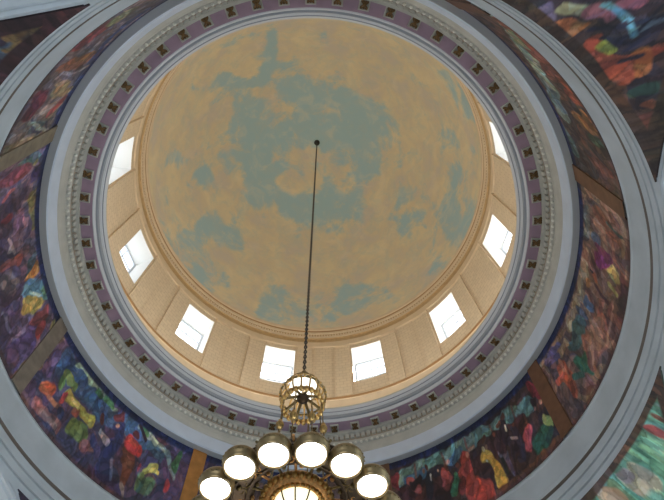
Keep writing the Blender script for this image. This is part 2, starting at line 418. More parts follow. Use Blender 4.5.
BAND = parse("""6b6270,0.852,-134.91,0.7878,-129.06,0.7834,-124.02,0.7792,-118.46,0.7749;8a3a45,0.322,-120.12,0.7452,-124.8,0.7164;8f5a45,0.361,-130.55,0.7748,-130.57,0.8268;8f5a45,0.261,-131.44,0.7508;7d7a58,0.331,-119.16,0.7591,-116.85,0.7604;3f4a78,0.154,-117.06,0.8706,-123.06,0.8517,-130.11,0.8732,-136.01,0.8836,-142.74,0.8833,-149.91,0.9015;9a92a0,0.068,-133.76,0.7559,-132.67,0.7669,-133.85,0.8124,-133.79,0.8444,-133.51,0.8801;8f8068,0.322,-137.11,0.8063;8a3048,0.27,-141.2,0.8389;7a3550,0.278,-136.85,0.7344,-140.61,0.7451;5f6a72,0.298,-145.15,0.8103;4a4460,0.05,-142.48,0.7677,-145.68,0.7933,-147.3,0.8267,-147.08,0.8558,-144.86,0.8378;8d7a60,0.206,-147.32,0.7107,-149.75,0.8591;3f6a98,0.211,-153.39,0.8935;50707a,0.149,-152.86,0.7961,-153.87,0.8556;a09050,0.108,-154.81,0.8524;8a4058,0.276,-154.4,0.7481,-154.84,0.812;4a3a70,0.245,-157.99,0.8652;5c4a6a,0.443,-160.21,0.8049,175.87,0.7542;903a50,0.21,-162.37,0.7851;85607a,0.215,-163.2,0.8283,-168.98,0.8194;8a8050,0.118,-161.66,0.8676,-168.65,0.882;2f4a5a,0.172,-174.99,0.8641,-176.91,0.8421;a09aa0,0.103,-169.01,0.7945;a85a58,0.199,-173.07,0.8177,-171.42,0.7781;8a7488,0.2,-174.03,0.7665,-176.8,0.7933;c08035,0.215,-177.63,0.8725,-177.83,0.8429;5a90b8,0.264,-179.81,0.831,175.98,0.8725;c0a048,0.233,177.41,0.8217,175.04,0.8494;6aa090,0.112,174.52,0.8814,176.84,0.8819;5c4a85,0.301,179.78,0.7595;8f86b0,0.047,-179.54,0.7424,177.69,0.7432,175.91,0.7475;804048,0.191,172.29,0.8483,172.48,0.7805;6a5590,0.273,173.18,0.7315,171.87,0.7956,169.68,0.7423;a03a40,0.139,171.08,0.8307,170.6,0.8104;b0a060,0.129,169.06,0.868;3f5f90,0.372,160.71,0.8454,153.96,0.8588,146.77,0.8529;8fb0a0,0.093,158.03,0.8785,154.21,0.8792,150.58,0.8789,147.24,0.8801,144.81,0.8774;3f7a50,0.084,148.87,0.8671,150.98,0.8681;6a5590,0.205,163.68,0.8085,163.52,0.8431;5f8a50,0.156,159.04,0.8112;c05a35,0.223,161.94,0.7693,160.6,0.7758;c08068,0.065,159.95,0.7603,157.5,0.7614,155.31,0.7644;c0b040,0.152,155.95,0.8003,151.63,0.7976,148.26,0.7951;b83040,0.15,156.69,0.7867;b05a50,0.149,151.98,0.7831;34406a,0.212,155.56,0.746;a86a70,0.12,161.23,0.7227,153.77,0.7271;708a48,0.18,151.31,0.7544,148.69,0.7617;a86a70,0.107,148.14,0.7434,144.47,0.7552;4a70a8,0.287,147.5,0.8368,140.84,0.8591,133.88,0.8668;4a8a60,0.126,145.8,0.8778,147.67,0.8758;7fa0b0,0.101,137.5,0.8862,132.74,0.8747,129.04,0.8539,126.04,0.8069;3f7a50,0.177,125.69,0.8672,125.92,0.829;4a8a60,0.085,135.03,0.883,136.63,0.8866;2f3a70,0.272,141.83,0.7752,140.73,0.7264;c0b8c0,0.082,145.47,0.7945,142.62,0.7851;7a3a35,0.125,145.99,0.821;36407a,0.229,141.67,0.8315,140.51,0.8067;7a3440,0.186,142.65,0.8653;c8a088,0.064,142.39,0.8402;5a8a70,0.179,132.77,0.7648,130.07,0.7604;b8b040,0.121,130.19,0.8002,131.79,0.8013;b04050,0.12,133.89,0.7936;c03848,0.146,127.31,0.7748;4a3a70,0.234,141.85,0.7074,137.82,0.7154;8a4a38,0.178,137.12,0.7934,136.58,0.7562;c83038,0.216,137.73,0.8275,136.06,0.8281;5a2a35,0.115,137.33,0.8597;a88a88,0.081,136.52,0.7373,135.71,0.7191;2a2034,0.061,137.5,0.8862,134.78,0.8604;7a5a68,0.098,150.92,0.6968,143.95,0.6974,136.5,0.7033;6a9a9a,0.211,71.34,0.8556,63.5,0.8628,58.19,0.8606,52.6,0.8609,47,0.853,40.62,0.8419,34.85,0.8363;4a7aa0,0.122,69.5,0.8432,65.19,0.8421;4a7aa0,0.125,57.9,0.8502,55.07,0.8534;8a2535,0.159,72.54,0.8597,72.23,0.8255;5a3a30,0.156,74.45,0.846,71.96,0.8087;8a7070,0.048,67.47,0.8752,67.36,0.8347;8a7070,0.049,60.05,0.8743,59.86,0.8354;8a7070,0.049,53.57,0.8767,53.49,0.8404;8a7070,0.049,46.49,0.8673,46.41,0.8365;8a7070,0.049,39.62,0.8639,39.9,0.8294;4a2830,0.232,70.77,0.8073,62.5,0.7871,51.89,0.7941,45.81,0.8061,37.87,0.8112;a04848,0.121,67.01,0.8117,68.63,0.8343;1c2234,0.19,64.31,0.8216,64.24,0.7872;5a2a28,0.107,64.23,0.8519;d0c8c8,0.04,63.87,0.8305,63.89,0.817;a84a50,0.152,60.03,0.817,61.04,0.7853;6a3a30,0.097,59.62,0.8342;2f7a58,0.134,57.95,0.806,59.46,0.7676;6a3a30,0.089,57.04,0.8309;d04a40,0.328,55.67,0.7932,54.79,0.7529,52.16,0.7239;c84440,0.233,54.75,0.8256,54.5,0.7969;b04038,0.199,54.72,0.8171;d89080,0.081,54,0.8322;c8a030,0.185,50.02,0.8005,48.71,0.7605,48.26,0.7237;d8b890,0.072,49.86,0.8216;6a6480,0.13,46.4,0.7913,45.3,0.7623,45.21,0.732;1c2428,0.079,46.39,0.7701,46.48,0.7407;3a2430,0.196,46.61,0.8234,45.22,0.7989;2a2034,0.238,43.36,0.8296,43.8,0.8045;403048,0.227,41.02,0.7987,42.92,0.7705;6a3a34,0.097,42.66,0.8538;6a3a34,0.09,40.52,0.823;d8d0d0,0.041,42.85,0.8342,43.08,0.8215;d05060,0.156,36.95,0.7914,39.53,0.7542;7a4038,0.089,37.24,0.8171;2a1a28,0.15,34.29,0.8338;1f5f50,0.252,34.35,0.7516,37.3,0.7335;90a860,0.129,33.08,0.7777,32.44,0.7606;c09078,0.089,32.4,0.8115;8a1f38,0.168,33.28,0.8714,32.15,0.8334;6a4534,0.104,49.62,0.7091,40.1,0.7096,30.64,0.7129;6060a0,0.223,25.19,0.872,21.78,0.8627;b85538,0.23,23.9,0.8157,23.68,0.7588;d08060,0.08,23.27,0.834,23.4,0.791;2f7a60,0.254,19.83,0.7721,17.09,0.7619;406a78,0.214,13.14,0.8214,18.29,0.8257;9a6058,0.357,8.67,0.7552,15.26,0.7686;b08070,0.038,6.01,0.7378,13.95,0.7452;b08070,0.04,6.57,0.7661,14.53,0.7744;6a4a44,0.039,6.28,0.7517,14.45,0.7579;9a8a78,0.163,1.69,0.8739,7.52,0.8632,15.71,0.86;4a6a98,0.219,7.88,0.8188;b06040,0.135,2.28,0.8258;30283a,0.102,1.96,0.8403;b0a868,0.227,-1.81,0.7556;b0a868,0.078,0.76,0.7646,1.5,0.7257;7a4f60,0.207,-1.33,0.7123,2.45,0.7089;8a2f70,0.225,-3.9,0.7854,-1.57,0.8102;6a4a44,0.137,5.68,0.7393;5a3a4a,0.074,3.51,0.8126,4.78,0.7072;5a7a7a,0.284,-27.27,0.8985,-22.73,0.8727;a87038,0.264,-32.22,0.7338,-32.68,0.7663;4a5f48,0.24,-29.35,0.7304;7f4a3c,0.28,-23.45,0.7872,-22.78,0.7504;5a4a44,0.211,-24.53,0.8161;8f5a4a,0.373,-11.44,0.7993;96604e,0.349,-8.64,0.7678;4f7a5f,0.149,-11.76,0.7609,-10.97,0.7442;5a6a8a,0.186,-5.16,0.8232;7a7a78,0.198,-10.12,0.8651,-4.61,0.8672;8aa094,0.286,-56.81,0.7013,-48,0.7797,-39.98,0.8245,-31.56,0.8545;8a4a40,0.371,-55.7,0.7053,-48.2,0.7394,-42.38,0.7447;b04a3a,0.237,-38.08,0.7443,-37.27,0.7353;b07040,0.202,-34.59,0.7284;7a8a58,0.2,-49.65,0.7702;6a4a50,0.256,-60.36,0.6783,-57.91,0.6734;6a8a98,0.181,-36.8,0.8233,-33.42,0.8427;c8a090,0.066,59.39,0.8442,58.79,0.8466;a06a58,0.066,65.34,0.8484;b89080,0.054,53.11,0.8437,51.95,0.8446;4a2a28,0.082,50.48,0.8373,48.77,0.8367;7a4038,0.074,46.41,0.8365;8a5a48,0.064,49.01,0.8212;2a1c28,0.099,66.56,0.8369,67.85,0.8204;c0a090,0.04,61.79,0.8315;803038,0.111,56.83,0.7893,57.34,0.7617;5a4a70,0.107,45.46,0.7584,44.83,0.7342;3a3450,0.128,40.48,0.7778,41.42,0.7462;c08878,0.057,34.39,0.8135;20202c,0.074,31.5,0.8143;d8c0b0,0.042,30.3,0.7616;6f4030,0.068,44.79,0.8473,43.96,0.8526;b8a0a8,0.039,42.69,0.7956,41.17,0.7889;e0d8d0,0.035,50.1,0.7903;204a48,0.074,34.95,0.7312,32.88,0.7435;b06a60,0.123,4.55,0.7751,7.85,0.7758;a87868,0.316,9.07,0.761,14.56,0.7655;8a5a58,0.077,3.86,0.7468,10.8,0.7387;c09080,0.038,3.79,0.7359,11.16,0.7288;c0b070,0.162,-2.37,0.764,-0.91,0.7464;7a3a60,0.127,-3.93,0.8138,-3.88,0.7662;4a5a80,0.129,11.91,0.85,11.19,0.8167;b8784a,0.092,4.92,0.8334,4.25,0.8455;a89078,0.131,18.86,0.851,22.76,0.8511;c05040,0.101,24.09,0.7929,26.13,0.7982;3a6a60,0.076,22.4,0.7732,20.09,0.7517;706090,0.11,26.63,0.8761,23.34,0.8552;6a5048,0.114,4.87,0.7208,0.41,0.7082;946a60,0.171,-14.44,0.7811,-11.8,0.7431;a07868,0.111,-8.53,0.823,-5.49,0.7907;5a7068,0.084,-11.78,0.787,-10.5,0.7378;9aa8a0,0.156,-45.6,0.778,-38.35,0.825;c06040,0.131,-41.68,0.7273,-37.87,0.7281;904838,0.162,-51,0.6597,-46.09,0.6844;7a8a70,0.163,-53.32,0.7285,-49.36,0.7574;a0a8a0,0.084,-142.76,0.7635,-148.04,0.859;9a8a90,0.167,-141.35,0.8026,-140.37,0.8503;a04a58,0.139,-142.57,0.8328,-140.97,0.8567;b07a50,0.153,-130.72,0.8083,-129.04,0.8239;8a90a0,0.125,-127.85,0.8129,-125.79,0.8114;a08868,0.172,-135.52,0.7952,-139.33,0.8636;6a7a90,0.099,-149.19,0.7764,-153.22,0.8485;b05a60,0.104,-157.51,0.7875,-158.54,0.7644;a0809a,0.107,-166.45,0.846,-170.74,0.8214;c0a0a8,0.042,-167.1,0.7884,-170.85,0.8068;807048,0.098,-161.34,0.8872,-167.37,0.9033;4a6080,0.112,-174.33,0.8868,-175.94,0.8655;d0b058,0.083,178.65,0.8123,175.46,0.8351;b8d0d8,0.044,178.94,0.8374,176.36,0.8659;7a6aa0,0.11,-179.58,0.7831,179.15,0.7434;a05060,0.128,173.17,0.8206,172.56,0.859;9080a8,0.077,174.33,0.7454,173.74,0.785;c87050,0.091,162.9,0.7669,160.84,0.7618;e0c060,0.057,154.78,0.8037,152.38,0.7989;7a9050,0.119,159.03,0.83,155.86,0.8284;d04048,0.076,156.9,0.7759,156.47,0.7977;3a70a0,0.12,152.1,0.8467,148.26,0.8388;a8c8b8,0.042,155.84,0.8808,151.25,0.8784;c09090,0.068,159.46,0.723,154.98,0.726;4a4a88,0.106,146.68,0.7683,143.29,0.7491;8a8ab8,0.051,140.27,0.7662,139.07,0.7304;a06048,0.074,138.68,0.8039,136.6,0.7812;e05048,0.079,138.31,0.8346,136.64,0.8354;406a90,0.158,133.36,0.8525,130,0.8338;b0d0d0,0.041,134.58,0.8864,129.72,0.8584;708a50,0.089,131.97,0.7846,133.45,0.7559;d0c858,0.053,131.42,0.7982,129.39,0.7995;5a3a60,0.099,143.73,0.7171,139.4,0.7055;b07a40,0.239,121.43,0.8864,121.55,0.7792;8a7258,0.309,167.82,0.7073,166.43,0.8922;5f4230,0.23,29.47,0.8899,29.6,0.7132;6a4f3a,0.269,-17.02,0.8817,-17.88,0.702""")
MURALS = [(-17, 30, 'painted mural of rose drapery and a yellow figure, right of the ring', ['8a6860', '7a5654', '967868', '6a5860']),
          (30, 75.3, 'painted mural of a crowded ball with red, yellow and green gowns below right', ['3a2a38', '4a3438', '2f2a3c']),
          (75.3, 121.3, 'painted mural band half hidden behind the round lamps of the chandelier', ['4a3a5c', '3a4468', '5a4a50']),
          (121.3, 167.2, 'painted mural of a red shirted man, blue figures and waterfall, lower left', ['5a4a78', '4a4a70', '6a5070']),
          (167.2, 210.5, 'painted mural of purple rocks, blue pool and golden foliage at left edge', ['6c5a7a', '7a6080', '5a5474', '85687c']),
          (210.5, 256, 'painted mural of red drapery and orange forms at upper left of the ring', ['7b7280', '6a6478', '8a7a80', '806c68']),
          (300, 343, 'painted mural of pale sky and russet foliage at upper right of the ring', ['5a4640', '6a4a44', '4a3e40'])]
def band_extra(a, h, C):
    w = np.clip((h - .882)/.006, 0, 1)[..., None]; C = C*(1-w) + np.array(srgb('202c5c'))*w
    w = np.clip((.713 - h)/.004, 0, 1)[..., None]*.8; C = C*(1-w) + np.array(srgb('5f3f40'))*w
    return C
for a0, a1, lab, base in MURALS:
    na = int((a1 - a0)*6); nh = 100
    az = np.linspace(a0 + 1.7, a1 - 1.7, na + 1); hh = np.linspace(.7036, .9045, nh + 1)
    HHg, AZg = np.meshgrid(hh, az, indexing='ij')
    C = paint(AZg, HHg, BAND, base, band_extra)
    r = (.4300 + (HHg - .703)/.203*.0178)*S - .03
    X = r*np.cos(np.radians(AZg)); Y = r*np.sin(np.radians(AZg)); Zz = Z0 + HHg*S
    mb = MB(); mb.quadgrid(np.stack([X, Y, Zz], -1).tolist(), 0)
    # canvas edge thickness
    back = np.stack([X*(1 + .035/r), Y*(1 + .035/r), Zz], -1)
    nfront = len(mb.v)
    for e in ([0, None], [-1, None], [None, 0], [None, -1]):
        f_ = np.stack([X, Y, Zz], -1)
        A = f_[e[0]] if e[0] is not None else f_[:, e[1]]; B = back[e[0]] if e[0] is not None else back[:, e[1]]
        mb.quadgrid([A.tolist(), B.tolist()], 0, False)
    am = math.radians((a0 + a1)/2); loc = (fr(.8)*S*math.cos(am), fr(.8)*S*math.sin(am), H(.7036))
    o = mb.build('mural', M['paint'], None, loc, label=lab, category='mural', group='murals of the ring frieze')
    Call = np.tile(C.reshape(-1, 3).mean(0)*.6, (len(mb.v), 1)); Call[:nfront] = C.reshape(-1, 3); setcol(o, Call)

PEN = [(-90, parse("""6a6088,0.107,-56.34,0.5919,-54.61,0.5928;98a080,0.058,-54.62,0.5832,-51.92,0.5741;a05a70,0.087,-52.21,0.5725,-49.88,0.5711;a05a70,0.069,-50.53,0.5577,-49.25,0.5481;5fa0b8,0.019,-51.79,0.5653,-48.47,0.5632;5fa0b8,0.019,-51.44,0.5629,-48.09,0.5602;b86a30,0.093,-53.6,0.5939,-50.82,0.5941;b04f38,0.109,-48.12,0.5965,-44.31,0.5925,-41.58,0.5898;b04f38,0.102,-43.05,0.5752,-43.01,0.5639;b86a30,0.074,-41.59,0.5767,-44.19,0.5708;6a7a8a,0.069,-46.57,0.5608,-46.43,0.5459;242840,0.036,-49.95,0.5862,-47.92,0.5666,-46.61,0.5421;242840,0.029,-47.29,0.5801,-46.36,0.5617,-47.76,0.5368;242840,0.029,-48.21,0.5842,-45.3,0.5663,-45.98,0.5556;242840,0.029,-45.14,0.5764,-45.36,0.5583;98a038,0.053,-47.55,0.5872,-45.91,0.5828;2f4a40,0.091,-39.38,0.584,-39.37,0.5766;6a3a34,0.112,-36.5,0.5925,-33.57,0.5925;8a4a38,0.061,-37.85,0.5849,-36.68,0.5779;5fa0b8,0.022,-47.68,0.5621,-46.15,0.5626;30304a,0.045,-44.14,0.5851,-43.63,0.5745"""), 'large pendentive mural of orange foliage and dark branches, upper right corner', ['4a3638', '3c3240', '57403c'], '46342c'),
       (0, parse("""b8a890,0.162,26.5,0.5762,23.88,0.5706;a898a0,0.075,26.79,0.5904,25.18,0.5889;b8a890,0.113,31.58,0.5923,30.23,0.588;b04a40,0.1,16.74,0.5968,16.84,0.5885;8a5040,0.073,14.41,0.5941;8ab0b0,0.04,12.38,0.5948;98b898,0.09,19.33,0.5764;d0c0a0,0.073,25.12,0.5731"""), 'large pendentive mural of turquoise sky and pale clouds, lower right corner', ['6aa890', '62a48c', '72ac94'], '5a4338'),
       (180, parse("""8a6a38,0.067,-126.42,0.5892,-124.63,0.5923,-122.22,0.6015;4a6a88,0.075,-128.61,0.5956,-126.77,0.5968;6a5a50,0.061,-125.72,0.5986,-123.92,0.6011;8a6a38,0.03,-128.08,0.5928,-125.64,0.5967;3a3a58,0.061,-129.49,0.6026,-127.55,0.6029;5a4a30,0.045,-121.69,0.5988,-120.31,0.6004"""), 'large pendentive mural of dark gold and blue shapes, upper left corner', ['34283a', '44303a', '3a3040'], '3c1f26'),
       (90, [], 'dark purple pendentive mural sliver at the lower left corner', ['3a2c4a', '44344c'], '33243c')]
for c, st, lab, base, brd in PEN:
    rows, AZg, HHg = pend_grid(0, 300, 200, .05, c, H(.30))
    zl = HHg[:, :1]
    def extra(a, h, C):
        al = (a - ROT - c + 180) % 360 - 180
        rr = np.sqrt(np.maximum(2*A_*A_ - (Z0 + h*S - ZC)**2, 0))
        xx = rr*np.cos(np.radians(al)); yy = rr*np.sin(np.radians(al))
        d = np.minimum((.606 - h)*S*1.4, np.minimum(MM - xx, MM - yy)*1.2)
        w = np.clip(((.27 if c == 0 else .36) + vnoise(a*KS, h*KT, .9, 5)*.12 - d)/.06, 0, 1)[..., None]
        return C*(1-w) + np.array(srgb(brd))*w
    C = paint(AZg, HHg, st, base, extra)
    mb = MB(); mb.quadgrid(rows, 0)
    nfront = len(mb.v)
    G = np.array(rows); rr = np.hypot(G[..., 0], G[..., 1]); B = G.copy(); B[..., 0] *= 1 + .05/rr; B[..., 1] *= 1 + .05/rr
    for A2, B2 in ((G[0], B[0]), (G[-1], B[-1]), (G[:, 0], B[:, 0]), (G[:, -1], B[:, -1])): mb.quadgrid([A2.tolist(), B2.tolist()], 0, False)
    lx, ly = rotv(MM, MM, ROT + c)
    o = mb.build('pendentive_mural', M['paint'], None, (lx, ly, H(.45)), label=lab, category='mural', group='murals on the four pendentives')
    Call = np.tile(C.reshape(-1, 3).mean(0)*.5, (len(mb.v), 1)); Call[:nfront] = C.reshape(-1, 3); setcol(o, Call)

# entablature / ring cornice (trim_2)
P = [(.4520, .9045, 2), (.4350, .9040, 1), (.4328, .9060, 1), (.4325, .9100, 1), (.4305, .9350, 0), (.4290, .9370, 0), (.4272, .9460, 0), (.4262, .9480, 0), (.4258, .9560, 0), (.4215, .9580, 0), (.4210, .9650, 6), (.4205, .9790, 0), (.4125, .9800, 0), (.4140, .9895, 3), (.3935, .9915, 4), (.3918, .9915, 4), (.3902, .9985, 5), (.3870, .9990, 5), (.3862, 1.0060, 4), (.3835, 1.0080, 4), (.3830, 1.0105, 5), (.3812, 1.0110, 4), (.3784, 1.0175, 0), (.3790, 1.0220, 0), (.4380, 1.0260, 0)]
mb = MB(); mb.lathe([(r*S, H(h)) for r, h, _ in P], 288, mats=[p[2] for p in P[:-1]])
ent = mb.build('trim_2', [M['stone'], M['fascia'], M['soffit_grey'], M['purple'], M['rail'], M['rail_dark'], M['gap_shade']], kind='structure')
mb = MB()
for i in range(240):
    a = 1.5*i + .75
    mb.cbox(.4170*S, .4205*S, a - .48, a + .48, H(.9680), H(.9795), 1, 0, False)
mb.build('dentil_course', M['stone'], ent)
mb = MB()
for i in range(240):
    a = math.radians(1.5*i)
    mb.ball((.4222*S*math.cos(a), .4222*S*math.sin(a), H(.9570)), .072, 8, 5, 0, (1, 1, 1.2))
mb.build('egg_moulding', M['egg'], ent)
# sixty brackets under the mauve soffit
def bracket_parts():
    b = MB(); # local: x outward radial, z up, origin on soffit
    b.box((0, 0, -.03), (.44, .44, .06)); b.box((.205, 0, -.09), (.035, .44, .14)); b.box((-.205, 0, -.075), (.035, .40, .09))
    for s in (-1, 1): b.box((0, s*.195, -.07), (.40, .035, .09))
    c = MB()
    for s in (-1, 1):
        c.tube([(.17, s*.12, -.08), (.10, s*.125, -.13), (.03, s*.06, -.15), (0, s*.03, -.15), (-.04, s*.06, -.14), (-.10, s*.12, -.12), (-.16, s*.11, -.08)], .035, 6)
        c.ball((.13, s*.10, -.12), .06, 8, 5); c.ball((-.12, s*.09, -.10), .045, 8, 5)
    c.ball((0, 0, -.10), .075, 8, 5, 0, (2.0, .8, 1)); c.ball((.12, 0, -.10), .08, 8, 5); c.ball((-.11, 0, -.09), .06, 8, 5)
    return b, c
bm_, cm_ = bracket_parts()
b0 = bm_.build('bracket', M['stone'], ent); c0 = cm_.build('scroll', M['scroll'], b0)
for i in range(60):
    a = math.radians(6*i + 2.6)
    if i == 0: b = b0
    else:
        b = b0.copy(); COL.objects.link(b); b.parent = ent
        c = c0.copy(); COL.objects.link(c); c.parent = b
    b.location = (.4065*S*math.cos(a), .4065*S*math.sin(a), H(.9910)); b.rotation_euler = (0, 0, a)

# drum wall with twelve window openings
WA = [15 + 30*k for k in range(12)]
hw = 5.25; RD = .4370*S; RO = RD + 1.35; z0, z1 = H(1.195), H(1.354)
zb, zt = H(1.020), H(1.385)
mb = MB()
def cpatch(a0, a1, r, za, zc, mi=0, n=6):
    A = [math.radians(a0 + (a1-a0)*j/n) for j in range(n+1)]
    mb.quadgrid([[(r*math.cos(a), r*math.sin(a), z) for a in A] for z in (za, zc)], mi, True, ([za, zc], [a*r for a in A]))
for w in WA:
    cpatch(w + hw, w + 30 - hw, RD, zb, zt, 0, 12)
    cpatch(w - hw, w + hw, RD, zb, z0); cpatch(w - hw, w + hw, RD, z1, zt)
    A = [math.radians(w - hw + 2*hw*j/4) for j in range(5)]
    for z in (z0, z1): mb.quadgrid([[(r*math.cos(a), r*math.sin(a), z) for a in A] for r in (RD, RO)], 1)
    for a in (A[0], A[-1]): mb.face([(r*math.cos(a), r*math.sin(a), z) for r, z in ((RD, z0), (RO, z0), (RO, z1), (RD, z1))], 1)
wd = mb.build('wall_drum', [M['drum'], M['white']], kind='structure')
for w in WA:
    for s in (-1, 1):
        a, b = sorted((w + s*5.9, w + s*11.2))
        mb = MB(); mb.cbox(.4318*S, RD + .02, a, b, H(1.138), H(1.364), 4, 0)
        p = mb.build('pilaster', M['drum'], wd)
        mb = MB(); mb.cbox(.4300*S, RD + .02, a - .25, b + .25, H(1.364), H(1.3735), 4, 0, False); mb.cbox(.4310*S, RD + .02, a - .1, b + .1, H(1.3600), H(1.3640), 4, 0, False)
        mb.build('capital', M['cream'], p)
# drum base moulding
P = [(.4375, 1.030, 0), (.4325, 1.032, 0), (.4325, 1.124, 0), (.4312, 1.126, 1), (.4305, 1.133, 1), (.4325, 1.1345, 0), (.4335, 1.141, 0), (.4372, 1.143, 0)]
mb = MB(); mb.lathe([(r*S, H(h)) for r, h, _ in P], 240, mats=[p[2] for p in P[:-1]])
mb.build('trim_3', [M['cream'], M['ochre']], kind='structure')
# cornice under the dome
P = [(.4372, 1.3735, 0), (.4340, 1.3760, 0), (.4345, 1.4000, 0), (.4365, 1.4020, 2), (.4360, 1.4180, 2), (.4335, 1.4210, 0), (.4330, 1.4310, 2), (.4350, 1.4330, 2), (.4345, 1.4420, 0), (.4318, 1.4440, 0), (.4312, 1.4510, 1), (.4340, 1.4540, 1), (.4320, 1.4600, 0), (.4302, 1.4640, 0), (.4300, 1.4735, 0), (.4350, 1.4775, 0)]
mb = MB(); mb.lathe([(r*S, H(h)) for r, h, _ in P], 240, mats=[p[2] for p in P[:-1]])
uc = mb.build('trim_4', [M['cream'], M['ochre'], M['gold']], kind='structure')
mb = MB()
for i in range(360):
    mb.cbox(.4325*S, .4360*S, i + .2, i + .75, H(1.4335), H(1.4410), 1, 0, False)
mb.build('dentil_course', M['cream'], uc)

# dome
SKY = [(float(a), b, c) for a, b, c in parse("""1,1.21,-5.32,-3.38,-5.46,-0.83,-5.78,1.22;1,1.44,-2.03,-4.57,1.25,-3.90,4.13,-2.69;1,1.35,-4.28,-2.38,-3.69,0.30,-4.90,2.62;1,1.51,-1.46,-1.23,2.42,-0.22,4.32,1.43,2.68,3.99,1.29,5.41;1,0.8,-4.93,3.42,-2.63,4.95,-0.03,5.54;1,0.39,-2.67,-9.45,-3.15,-7.24,-4.10,-5.57,-5.96,-5.78,-6.63,-6.34;0.8,0.35,-8.06,-5.53,-6.20,-6.13;0.9,0.47,-8.82,4.29,-7.75,5.67,-6.51,6.70;0.8,0.27,8.65,-6.28,9.47,-5.02,10.21,-3.39;0.8,0.4,10.25,0.72,10.19,2.63,9.35,4.93;0.8,0.3,-4.54,9.59,-1.76,10.33,1.69,10.36,5.11,9.23;0.6,0.31,-9.68,-3.94,-10.19,-0.87;0.7,0.5,6.49,6.14,7.97,4.85;0.5,0.36,1.04,-9.05,1.39,-8.49;0.6,0.39,-9.54,-0.43,-8.86,1.44;0.5,0.2,-9.87,4.05,-8.58,6.47,-6.70,8.34;-0.6,0.59,-2.70,2.29,-1.70,3.23,-3.42,2.87;-0.5,0.42,-4.23,-0.30,-3.82,0.97;-0.5,0.6,1.06,-3.30,1.73,-2.85;-0.7,0.61,5.71,0.88,6.42,2.80;-0.8,1.02,-7.24,-7.63,-9.05,-5.08,-10.57,0.19;-0.8,1.44,-0.14,-7.83,3.60,-7.70,7.20,-5.46;-0.8,1.15,-6.37,7.73,-1.83,8.89,2.31,8.79,6.15,7.89;-0.6,0.8,8.19,-1.55,8.84,1.43""")]
rows = []; NR = 90; NA = 240
for i in range(NR + 1):
    t = i/NR * PI/2; r = .4340*S*math.cos(t); z = H(1.4755) + .567*S*math.sin(t)
    rows.append([(r*math.cos(2*PI*j/NA), r*math.sin(2*PI*j/NA), z) for j in range(NA)])
mb = MB(); mb.quadgrid(rows, 0, True, None, True)
dome = mb.build('ceiling', M['dome'], kind='structure')
G = np.array(rows).reshape(-1, 3); Mk = np.full(len(G), -.24)
for w, r, pts in SKY:
    d = segdist(G[:, 0], G[:, 1], pts); Mk += w*np.clip(1.5 - d/r, 0, 1)*(1.0 if w > 0 else .6)
at = dome.data.attributes.new('sky', 'FLOAT', 'POINT'); at.data.foreach_set('value', np.clip(Mk, -1, 1.0).astype(np.float32))

# windows (frames at the outer face of the drum, sash bars, thin panes)
hw_m = (RO)*math.sin(math.radians(hw)); hgt = z1 - z0; dist = RO*math.cos(math.radians(hw))
def win_parts():
    f = MB(); x = 0
    t = .14
    for s in (-1, 1): f.box((x, s*(hw_m - t/2), hgt/2), (.1, t, hgt))
    f.box((x, 0, t/2), (.1, 2*hw_m - 2*t, t)); f.box((x, 0, hgt - t/2), (.1, 2*hw_m - 2*t, t))
    g = MB()
    for z in (hgt*.27, hgt*.5, hgt*.73): g.box((-.01, 0, z), (.07 if z != hgt*.5 else .09, 2*hw_m - 2*t, .09 if z != hgt*.5 else .16))
    g.box((-.01, 0, hgt/2), (.06, .05, hgt - 2*t))
    p = MB(); p.box((.02, 0, hgt/2), (.012, 2*hw_m - 2*t, hgt - 2*t))
    return f, g, p
fm, gm, pm = win_parts()
f0 = fm.build('window_1', M['wood'], kind='structure'); g0 = gm.build('sash', M['wood'], f0); p0 = pm.build('glass_pane', M['glass'], f0)
for k, w in enumerate(WA):
    if k == 0: f = f0
    else:
        f = f0.copy(); f.name = 'window_%d' % (k+1); COL.objects.link(f)
        for q in (g0, p0):
            c = q.copy(); COL.objects.link(c); c.parent = f
    a = math.radians(w); f.location = ((dist - .04)*math.cos(a), (dist - .04)*math.sin(a), z0); f.rotation_euler = (0, 0, a)

# ================================================================== THE CHANDELIER
ZT = H(2.0425) - .02
HL = .338
CH = empty('chandelier', (-.045, -.04, H(HL)), label='great gilt chandelier of round white lamps hanging on a long chain from the dome', category='chandelier')
off = Vector((0, 0, H(HL)))
def part(mb, name, m, parent=CH, **kw):
    o = mb.build(name, m, None, **kw); o.parent = parent
    if parent is CH: o.location = (0, 0, -off.z)
    return o
zc_ = H(.510); zl = H(HL)
# ceiling canopy
mb = MB(); mb.lathe([(.02, ZT + .1), (.24, ZT + .02), (.25, ZT - .05), (.17, ZT - .11), (.09, ZT - .20), (.05, ZT - .30), (.03, ZT - .33)], 24, sharp=False)
part(mb, 'ceiling_canopy', M['iron'])
# chain of long links
mb = MB(); z = H(.5576) - .05; L = .19; k = 0
while z < ZT - .25:
    ca, sa = (1, 0) if k % 2 else (0, 1); pts = []
    for q in range(10):
        t = 2*PI*q/10; u = .034*math.cos(t); w = (L*.42)*math.sin(t) + (.03 if math.sin(t) > 0 else -.03)*0
        pts.append((u*ca, u*sa, z + L/2 + w))
    mb.tube(pts, .024, 5, closed=True); z += L*.74; k += 1
part(mb, 'chain', M['iron'])
